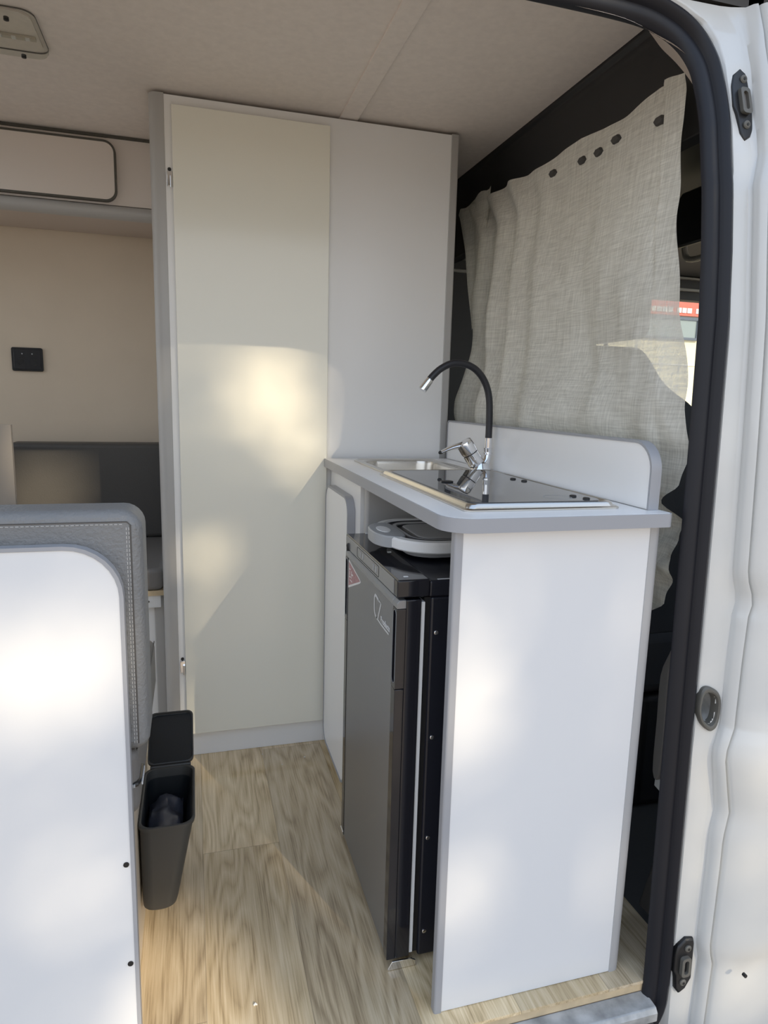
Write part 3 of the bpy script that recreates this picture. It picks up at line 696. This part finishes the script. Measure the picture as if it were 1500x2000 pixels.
# ------------------------------------------------------------------ far bench with its cushions
FB = thing('bench', (-.8, 1.35, 0), 'far bench with a plywood topped white box left of the wardrobe', 'bench')
MB().box(-1.6, -.476, 1.102, YB-.002, .4585, .4740).build('seat_board', 'ply', FB, bevel=.0006)
rl = MB().box(-1.6, -.488, 1.108, 1.124, .420, .4580).build('front_rail', 'whiteplastic', FB, bevel=.0008)
MB().tube([(-.523, 1.109, .4395), (-.523, 1.107, .4395)], .0032, 10).build('screw', 'greydark', rl)
MB().box(-1.6, -.508, 1.135, 1.150, .001, .4580).build('front_panel', 'white', FB)
MB().prism(rrect(-.508, -.4765, 1.128, 1.165, (.004, .010, 0, 0), 4), 2, .001, .4580).build('corner_post', 'greyalu', FB)
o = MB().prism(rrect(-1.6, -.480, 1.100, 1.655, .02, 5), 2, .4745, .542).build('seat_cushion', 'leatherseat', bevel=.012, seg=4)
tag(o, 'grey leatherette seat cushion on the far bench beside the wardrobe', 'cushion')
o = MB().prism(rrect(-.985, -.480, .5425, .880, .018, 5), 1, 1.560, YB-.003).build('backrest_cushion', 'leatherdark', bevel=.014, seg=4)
tag(o, 'shade-toned grey leatherette backrest cushion standing against the far wall', 'cushion')
sm = MB(); sm.tube([(-.51, 1.1003, .5365), (-.49, 1.1003, .5365)], .0008, 6)
o = MB().box(-1.6, -.884, 1.20, 1.218, .543, .958).build('partition_board', 'shade board', bevel=.001)
tag(o, 'pale upright board at the left edge standing on the far bench', 'board')

# ------------------------------------------------------------------ overhead cabinet, socket, lamp
YC = 1.345
OC = thing('overhead_cabinet', (-1.0, 1.5, 1.58), 'overhead cabinet at upper left with a rounded flap door', 'cabinet')
MB().box(-1.9, -.4755, YC, YB-.002, 1.612, 1.798).build('carcass', 'cabinet', OC)
MB().prism([(YC+.004, 1.6115), (YC-.010, 1.606), (YC-.016, 1.594), (YC-.013, 1.582), (YC, 1.574), (YC+.02, 1.574), (YC+.02, 1.6115)], 0, -1.9, -.4755).build('bottom_rail', 'greyalu', OC, angle=60)
MB().box(-1.9, -.4755, YC+.0205, YB-.002, 1.590, 1.6115).build('bottom_board', 'beigemetal', OC)
oo = rrect(-1.45, -.586, 1.617, 1.788, .034, 8); oi = rrect(-1.444, -.592, 1.623, 1.782, .028, 8)
od = MB().prism(oi, 1, YC-.014, YC-.001).build('door', 'cabinet', OC)
MB().ring(oo, oi, 1, YC-.0155, YC-.0005).build('edge_trim', 'coral', od, bevel=.001)
struct(MB().box(-1.9, -.4755, YC-.004, YC+.006, 1.7985, 1.806).build('shadow_gap', 'coral'))  # dark strip standing in for the shaded gap below the ceiling
SO = thing('power_socket', (-.924, YB, 1.16), 'small black power outlet plate on the far wall at left', 'socket')
MB().prism(rrect(-.973, -.876, 1.120, 1.199, .006, 4), 1, YB-.010, YB-.0005).build('plate', 'black', SO, bevel=.0015)
MB().prism(rrect(-.966, -.883, 1.126, 1.193, .004, 4), 1, YB-.0125, YB-.0095).build('insert', 'blackgloss', SO, bevel=.001)
for x in (-.939, -.908):
    MB().tube([(x, YB-.012, 1.178), (x, YB-.0145, 1.178)], .0022, 10).build('indicator', 'greyplastic', SO)
for x in (-.945, -.903):
    MB().tube([(x, YB-.0122, 1.152), (x, YB-.0135, 1.152)], .012, 20).build('outlet', 'black', SO)
LA = thing('ceiling_lamp', (-.80, .785, CZ), 'flat clear plastic ceiling lamp with rounded corners at upper left', 'ceiling lamp')
lo = rrect(-.93, -.674, .690, .876, .028, 6)
def lo_(d): return rrect(-.93+d, -.674-d, .690+d, .876-d, .028, 6)
MB().prism(lo_(.01), 2, CZ-.004, CZ-.0005).build('base', 'ceiling', LA)
MB().loft([[(x, y, z) for x, y in lo_(dd)] for dd, z in ((0, CZ-.001), (0, CZ-.010), (.003, CZ-.016), (.010, CZ-.0185))], cap0=False).build('lens', 'lens', LA)
MB().ring(lo_(-.0003), lo_(.0006), 2, CZ-.0035, CZ-.0008).build('gasket', 'greydark', LA)
ls = MB().box(-.92, -.690, .794, .806, CZ-.010, CZ-.0045).build('led_strip', 'led', LA)
for i in range(6):
    x = -.705-i*.027; MB().box(x-.004, x+.004, .790, .7985, CZ-.0135, CZ-.0101).build('led', 'whiteplastic', ls)
for (x, y) in ((-.726, .708), (-.728, .866)):
    MB().tube([(x, y, CZ-.0135), (x, y, CZ-.0195), (x, y, CZ-.0205)], [.0052, .0052, .003], 12).build('screw', 'black', LA)

# ------------------------------------------------------------------ curtain
NE_Z = [1.662, 1.62, 1.56, 1.42, 1.24, 1.075, .985, .925, .885, .860, .80, .770, .70, .672]
NE_Y = [.200, .188, .188, .164, .122, .062, .040, .046, .092, .046, .040, .042, .066, .090]
CX_Z = [1.70, 1.60, 1.24, 1.05, .98, .90, .67]
CX_X = [.503, .497, .470, .448, .442, .446, .450]
FA_Z = [1.72, 1.55, 1.03, .67]
FA_Y = [1.27, 1.13, 1.135, 1.13]
rows = []
NR, NC = 150, 150
for i in range(NR+1):
    tz = i/NR; row = []
    for j in range(NC+1):
        s_ = (j/NC)**1.15
        # scalloped upper edge held by the clips
        top = 1.655+.030*smooth(s_, [0, .12, .5, 1], [0, .25, .65, 1.2])-.012*abs(math.sin(s_*9.0))*smooth(s_, [0, .1, .2, 1], [0, 0, 1, 1])+.010*math.exp(-((s_-.05)/.04)**2)
        z = top+(.672-top)*tz
        y0 = smooth(z, NE_Z[::-1], NE_Y[::-1]); y1 = smooth(z, FA_Z[::-1], FA_Y[::-1])
        y = y0+(y1-y0)*s_
        x = smooth(z, CX_Z[::-1], CX_X[::-1])
        dn = min(1, max(0, (1.66-z)/.5))
        # gathered folds towards the far end, long soft diagonals in the middle
        g = smooth(s_, [0, .45, .75, 1], [0, .15, 1, 1])
        x += .021*g*math.sin(46*s_+1.2*math.sin(3*z))*(.45+.55*dn)
        x += .011*math.sin(13*s_-3.1*z+.6)*dn*(1-.5*g)
        x += .028*noise.noise(Vector((s_*5.5+z*1.3, z*3.0, .3)))*dn
        x += .018*(abs(noise.noise(Vector((s_*7-z*2.2, z*2.0+s_*2, 6.3))))-.2)*dn
        x += .009*(abs(noise.noise(Vector((s_*11+z*3.4, z*5.0, 3.3))))-.2)*dn
        x += .006*noise.noise(Vector((s_*17, z*9, 2.7)))*(.4+.6*dn)
        # belly pushed out just above the splashback
        x -= .022*math.exp(-((z-1.03)/.07)**2)*smooth(s_, [0, .15, .35, .8, 1], [.1, .5, 1, .8, .2])
        x += .010*math.exp(-((z-.975)/.03)**2)
        # turned-over near edge: a fold lying on the cloth
        k = smooth(s_, [0, .055, .066, .08, 1], [-.010, -.012, .004, .0, 0]); x += k*smooth(z, [1.25, 1.45, 1.70], [.15, 1, 1])
        # crumpled tail below the pinch
        if z < .93:
            c_ = smooth(z, [.88, .93], [1, 0])
            x += c_*(.010*math.sin(z*46+s_*20)+.012*noise.noise(Vector((s_*30, z*34, 5.1))))
            y += c_*.005*noise.noise(Vector((s_*14, z*30, 9.0)))
        x = max(x, .388 if z < 1.02 else .30)
        row.append((x, y, z))
    rows.append(row)
# gathered far end of the cloth tucked back beside the wardrobe
flap = []
for i in range(40):
    t_ = i/39; z = 1.705-.42*t_; row = []
    for j in range(18):
        u = j/17; yy = 1.06+(.26-.20*t_**.8)*u
        row.append((.500-.010*t_+.006*math.sin(u*13+z*4)*(1-.4*t_)+.004*noise.noise(Vector((u*5, z*8, 2))), yy, z-.02*u*(1-t_)-.004*math.sin(u*20)))
    flap.append(row)
cur = MB().grid(rows); cur.grid(flap)
cur_o = cur.build('curtain', 'curtain', angle=180)
tag(cur_o, 'cream cotton curtain hanging across the cab behind the kitchen', 'curtain')
# curtain clips
clip_pos = [(.266, 1.601), (.405, 1.614), (.468, 1.609), (.541, 1.615), (.674, 1.626)]
clip_lab = ['dark hexagonal curtain clip nearest the doorway, half under the folded edge', 'dark hexagonal curtain clip second from the doorway', 'dark hexagonal curtain clip in the middle of the row of five', 'dark hexagonal curtain clip fourth from the doorway', 'dark hexagonal curtain clip farthest from the doorway']
for (y, z), lb in zip(clip_pos, clip_lab):
    x = min(((v.co.y-y)**2+(v.co.z-z)**2, v.co.x) for v in cur_o.data.vertices)[1]
    hx = [(y+.016*a, z+.008*b) for a, b in ((-1, -.25), (-.45, -1), (.5, -1), (1, .1), (.5, 1), (-.45, 1))]
    c = MB(); c.loft([[(x+.004, a, b) for a, b in hx], [(x-.004, a, b) for a, b in hx], [(x-.0075, y+(a-y)*.8, z+(b-z)*.75) for a, b in hx]])
    tag(c.build('curtain_clip', 'cabgrey', bevel=.0008), lb, 'curtain clip', 'dark clips pinning the curtain top')

# ------------------------------------------------------------------ cab beyond the curtain
struct(MB().box(.56, 1.95, .10, YB, 1.62, 1.66).build('ceiling_cab', 'cabgrey'))
# far cab side: door with a window opening
for k, (x0, x1, z0, z1) in enumerate(((.50, 2.3, -.1, .99), (.50, 2.3, 1.525, 1.86), (.50, 1.30, .99, 1.525), (2.02, 2.3, .99, 1.525))):
    struct(MB().box(x0, x1, YB, YB+.05, z0, z1).build('wall_cab_far', 'cabgrey'))
struct(MB().box(1.30, 2.02, YB+.02, YB+.025, .99, 1.525).build('window_1', 'glass'))
# near cab door above the belt: window frame
struct(MB().box(.62, .86, -.02, .02, 1.0, 1.60).build('wall_cab_near', 'cabblack'))
struct(MB().box(.86, 1.9, .01, .015, 1.0, 1.58).build('window_2', 'glass'))
# windscreen
struct(MB().loft([[(2.28, .06, 1.0), (2.28, YB, 1.0), (1.93, YB, 1.66), (1.93, .06, 1.66)], [(2.285, .06, 1.0), (2.285, YB, 1.0), (1.935, YB, 1.66), (1.935, .06, 1.66)]]).build('window_3', 'glass'))
struct(MB().box(2.25, 2.3, -.05, YB, -.1, 1.0).build('wall_front', 'cabblack'))
DS = MB().prism([(1.85, .60), (1.80, .85), (1.88, 1.0), (2.24, 1.02), (2.24, .60)], 1, .02, YB-.02).build('dashboard', 'cabblack', bevel=.02, seg=3)
tag(DS, 'black dashboard in the cab beyond the curtain', 'dashboard')
def seat(y0, y1, label, shoulder):
    t = thing('cab_seat', (.85, (y0+y1)/2, 0), label, 'seat')
    MB().box(.72, 1.22, y0+.02, y1-.02, .001, .32).build('base', 'cabblack', t, bevel=.02)
    MB().prism(rrect(.66, 1.24, y0, y1, .05), 2, .33, .50).build('cushion', 'seatcloth', t, bevel=.03, seg=3)
    sh = shoulder
    pts = [(p.y, p.z) for p in fine([(0, a, b) for a, b in sh], 4)]
    MB().loft([[(x, y0+(y-y0), z) for y, z in pts] for x in (.69, .72, .82, .84)]).build('backrest', 'seatcloth', t, bevel=.015, seg=2)
    yc = (sh[3][0]+sh[4][0])/2 if False else (y0+y1)/2+.07
    return t, yc
sh1_ = [(.42, .48), (.425, .80), (.45, 1.02), (.50, 1.065), (.56, 1.095), (.62, 1.13), (.70, 1.205), (.76, 1.222), (.92, 1.222), (1.0, 1.19), (1.06, 1.12), (1.08, .9), (1.08, .48), (.75, .46)]
t, _ = seat(.41, 1.09, 'dark cloth cab seat with a headrest seen through the curtain', sh1_)
MB().prism(rrect(.638, .93, 1.236, 1.43, .03, 5), 0, .71, .80).build('headrest', 'seatcloth', t, bevel=.015, seg=3)
for y in (.775, .85): MB().tube([(.755, y, 1.20), (.755, y, 1.25)], .006, 10).build('headrest_post', 'black', t)
# front passenger side trim near the pillar foot: curved grey moulding and white metal
yz = [(.042, .655), (.066, .598), (.083, .548), (.081, .46), (.078, .352), (.060, .350), (.058, .46), (.062, .545), (.056, .595), (.034, .630)]
pt = MB().prism([(p.y, p.z) for p in fine([(0, a, b) for a, b in yz+[yz[0]]], 3)][:-1], 0, .470, .482).build('belt_cover', 'pillargrey', bevel=.002)
tag(pt, 'curved grey brown trim strip behind the kitchen corner post', 'trim strip')
wm = MB().prism([(.0, .68), (.056, .645), (.076, .60), (.080, .53), (.076, .40), (.082, .36), (.084, .315), (.055, .31), (.045, .20), (.0, .05)], 0, .483, .490).build('inner_sill_panel', 'paint', bevel=.001)
tag(wm, 'narrow white metal panel beside the black seal low in the cab gap', 'panel')
lw = MB().prism([(.0, .02), (.115, .02), (.085, .14), (.05, .22), (.02, .235), (.0, .235)], 0, .498, .53).build('step_moulding', 'cabgrey', bevel=.006)
tag(lw, 'dark grey cab step moulding at the foot of the pillar', 'moulding')
# sun visor and roof fittings glimpsed beside the seal
vz = MB().loft([[(.84, .30, 1.60), (.84, .62, 1.60), (.855, .62, 1.60), (.855, .30, 1.60)], [(.76, .33, 1.44), (.76, .64, 1.44), (.775, .64, 1.44), (.775, .33, 1.44)]]).build('sun_visor', 'black', bevel=.006)
tag(vz, 'black sun visor hanging from the cab roof beside the curtain edge', 'sun visor')
gh = MB().tube(fine([(1.20, .82, 1.619), (1.22, .86, 1.56), (1.25, .98, 1.55), (1.27, 1.10, 1.56), (1.28, 1.14, 1.619)], 4), .010, 10).build('grab_handle', 'cablight')
tag(gh, 'pale grab handle under the cab roof beside the curtain edge', 'handle')
struct(MB().box(.50, 2.0, YB-.02, YB-.002, 1.560, 1.572).build('trim_9', 'cablight', bevel=.003))
struct(MB().box(.50, 2.0, YB-.03, YB-.002, 1.608, 1.617).build('trim_10', 'cablight', bevel=.003))

# ------------------------------------------------------------------ outside
GZ = -.58
struct(MB().box(-40, 40, -40, 40, GZ-.05, GZ).build('ground', 'asphalt'))
BD = thing('building', (8, 9.2, GZ), 'sunlit cream building with a red sign seen through the far cab window', 'building')
MB().box(1.0, 17, 9.0, 14, GZ, 5.2).build('wall', 'facade', BD)
MB().box(1.0, 17, 8.93, 8.999, 2.575, 3.2).build('sign_board', 'signred', BD)
x = 6.6; random.seed(3)
while x < 9.0:
    w_ = random.uniform(.06, .10); MB().box(x, x+w_, 8.915, 8.929, 2.62, 2.70).build('sign_letter', 'signwhite', BD); x += w_+(.02 if random.random() > .16 else .09)
for (x0, x1) in ((6.9, 8.06), (9.6, 10.8), (4.2, 5.4)):
    wf = MB().ring(rrect(x0, x1, 2.18, 2.555, .0), rrect(x0+.06, x1-.06, 2.22, 2.51, .0), 1, 8.94, 8.998).build('window_frame', 'winframe', BD)
    MB().box(x0+.06, x1-.06, 8.965, 8.975, 2.22, 2.51).build('pane', 'paneglass', wf)
MB().box(1.0, 17, 8.985, 8.9995, 1.752, 1.768).build('ledge', 'signwhite', BD)

# shade tree behind the photographer: crown with gaps, standing in the yard
SUN = Vector((.40, -1.0, .56)).normalized()
tc = Vector((0, .5, .6))+SUN*15.0
TR = thing('tree', (tc.x, tc.y, GZ), 'leafy shade tree standing in the yard outside the doorway', 'tree')
MB().tube(fine([(tc.x, tc.y, GZ), (tc.x+.05, tc.y, 2.0), (tc.x-.05, tc.y+.05, 4.2), (tc.x, tc.y, 6.2), (tc.x, tc.y, 8.0)], 4), [.24-.010*i for i in range(17)], 12).build('trunk', 'bark', TR)
gaps = [  # places inside that catch a sun fleck, and how wide the thinner spot in the leaves is
    ((-.214, .957, 1.09), .075), ((-.17, .957, 1.05), .05), ((-.086, .957, .922), .07), ((-.36, .957, .62), .045),
    ((-.89, 1.56, .706), .11), ((-.82, 1.56, .69), .07),
    ((.085, 0, .65), .085), ((.05, 0, .53), .045), ((.067, 0, .229), .06), ((.25, 0, .21), .07), ((.30, 0, .16), .05),
    ((-.62, .03, .672), .085), ((-.53, .03, .655), .07), ((-.53, .03, .337), .05),
    ((-.448, .15, 0), .10), ((-.40, .10, 0), .10), ((-.42, .03, 0), .10),
    ((.54, -.1, .257), .06), ((.55, -.1, .03), .08), ((.56, -.1, .45), .05)]
U = SUN.cross(Vector((0, 0, 1))).normalized(); V = U.cross(SUN)
gp = [(Vector(p).dot(U), Vector(p).dot(V), r) for p, r in gaps]
random.seed(11)
lf = MB(); cnt = 0
while cnt < 46000:
    q = Vector((random.uniform(-1, 1), random.uniform(-1, 1), random.uniform(-1, 1)))
    if q.length > 1: continue
    p = tc+Vector((q.x*2.5, q.y*1.8, q.z*2.1))
    s_ = random.uniform(.028, .046)
    pu, pv = p.dot(U), p.dot(V)
    cnt += 1
    if any((pu-a)**2+(pv-b)**2 < (r+s_*.5)**2 and random.random() < (1.0 if r > .095 else .74) for a, b, r in gp): continue
    d1 = Vector((random.gauss(0, 1), random.gauss(0, 1), random.gauss(0, 1))).normalized()
    d2 = d1.cross(Vector((random.gauss(0, 1), random.gauss(0, 1), random.gauss(0, 1)))).normalized()
    lf.quad(p-d1*s_, p+d2*s_*.55, p+d1*s_, p-d2*s_*.55)
fo_ = lf.build('foliage', 'leaf', TR, normals=False); fo_['kind'] = 'stuff'

# crumbs on the vinyl
for k, (x, y, s_) in enumerate(((-.085, .885, .0022), (-.155, .86, .0016), (-.30, .095, .003), (-.205, .93, .0014))):
    b = MB(); b.tube([(x-s_, y, .0004), (x, y+s_*.3, s_*.8), (x+s_, y, .0004)], [s_*.5, s_*.8, s_*.4], 7)
    tag(b.build('crumb', 'crumb'), ['pale crumb on the floor nearest the kitchen cabinet door', 'pale crumb on the floor left of the other crumbs by the wardrobe plinth', 'pale crumb on the floor at the bottom edge of the picture', 'tiny crumb on the floor against the wardrobe plinth'][k], 'crumb', 'crumbs on the floor')

# ------------------------------------------------------------------ light, camera, view
sun = bpy.data.lights.new('sun', 'SUN'); sun.energy = 2.7; sun.angle = math.radians(.55); sun.color = (1.0, .84, .60)
so_ = bpy.data.objects.new('sun', sun); COL.objects.link(so_)
so_.rotation_euler = SUN.to_track_quat('Z', 'Y').to_euler()
w = bpy.data.worlds.new('sky'); SC.world = w; w.use_nodes = True
nt = w.node_tree; bg = nt.nodes['Background']
tcw = nt.nodes.new('ShaderNodeTexCoord'); sx = nt.nodes.new('ShaderNodeSeparateXYZ'); nt.links.new(tcw.outputs['Generated'], sx.inputs[0])
cr = nt.nodes.new('ShaderNodeValToRGB'); nt.links.new(sx.outputs['Z'], cr.inputs['Fac'])
cr.color_ramp.elements[0].position = 0; cr.color_ramp.elements[0].color = (.87, .90, .925, 1)
cr.color_ramp.elements[1].position = .8; cr.color_ramp.elements[1].color = (.42, .56, .80, 1)
nt.links.new(cr.outputs['Color'], bg.inputs['Color']); bg.inputs['Strength'].default_value = 1.15

cam = bpy.data.cameras.new('camera'); cam.sensor_fit = 'HORIZONTAL'; cam.sensor_width = 36; cam.lens = 1296/1500*36; cam.clip_start = .02; cam.clip_end = 200
co_ = bpy.data.objects.new('camera', cam); COL.objects.link(co_)
r_ = Vector((.96140201, -.27392959, .02586022)); dn_ = Vector((-.02178404, -.1694711, -.98529437)); fw = Vector((.27428384, .94670065, -.16889715))
Mx = Matrix((r_, -dn_, -fw)).transposed().to_4x4(); Mx.translation = Vector((-.384, -.927, 1.06))
co_.matrix_world = Mx
SC.camera = co_
SC.view_settings.view_transform = 'Standard'; SC.view_settings.look = 'None'; SC.view_settings.gamma = 1; SC.view_settings.use_curve_mapping = False
SC.view_settings.exposure = .60
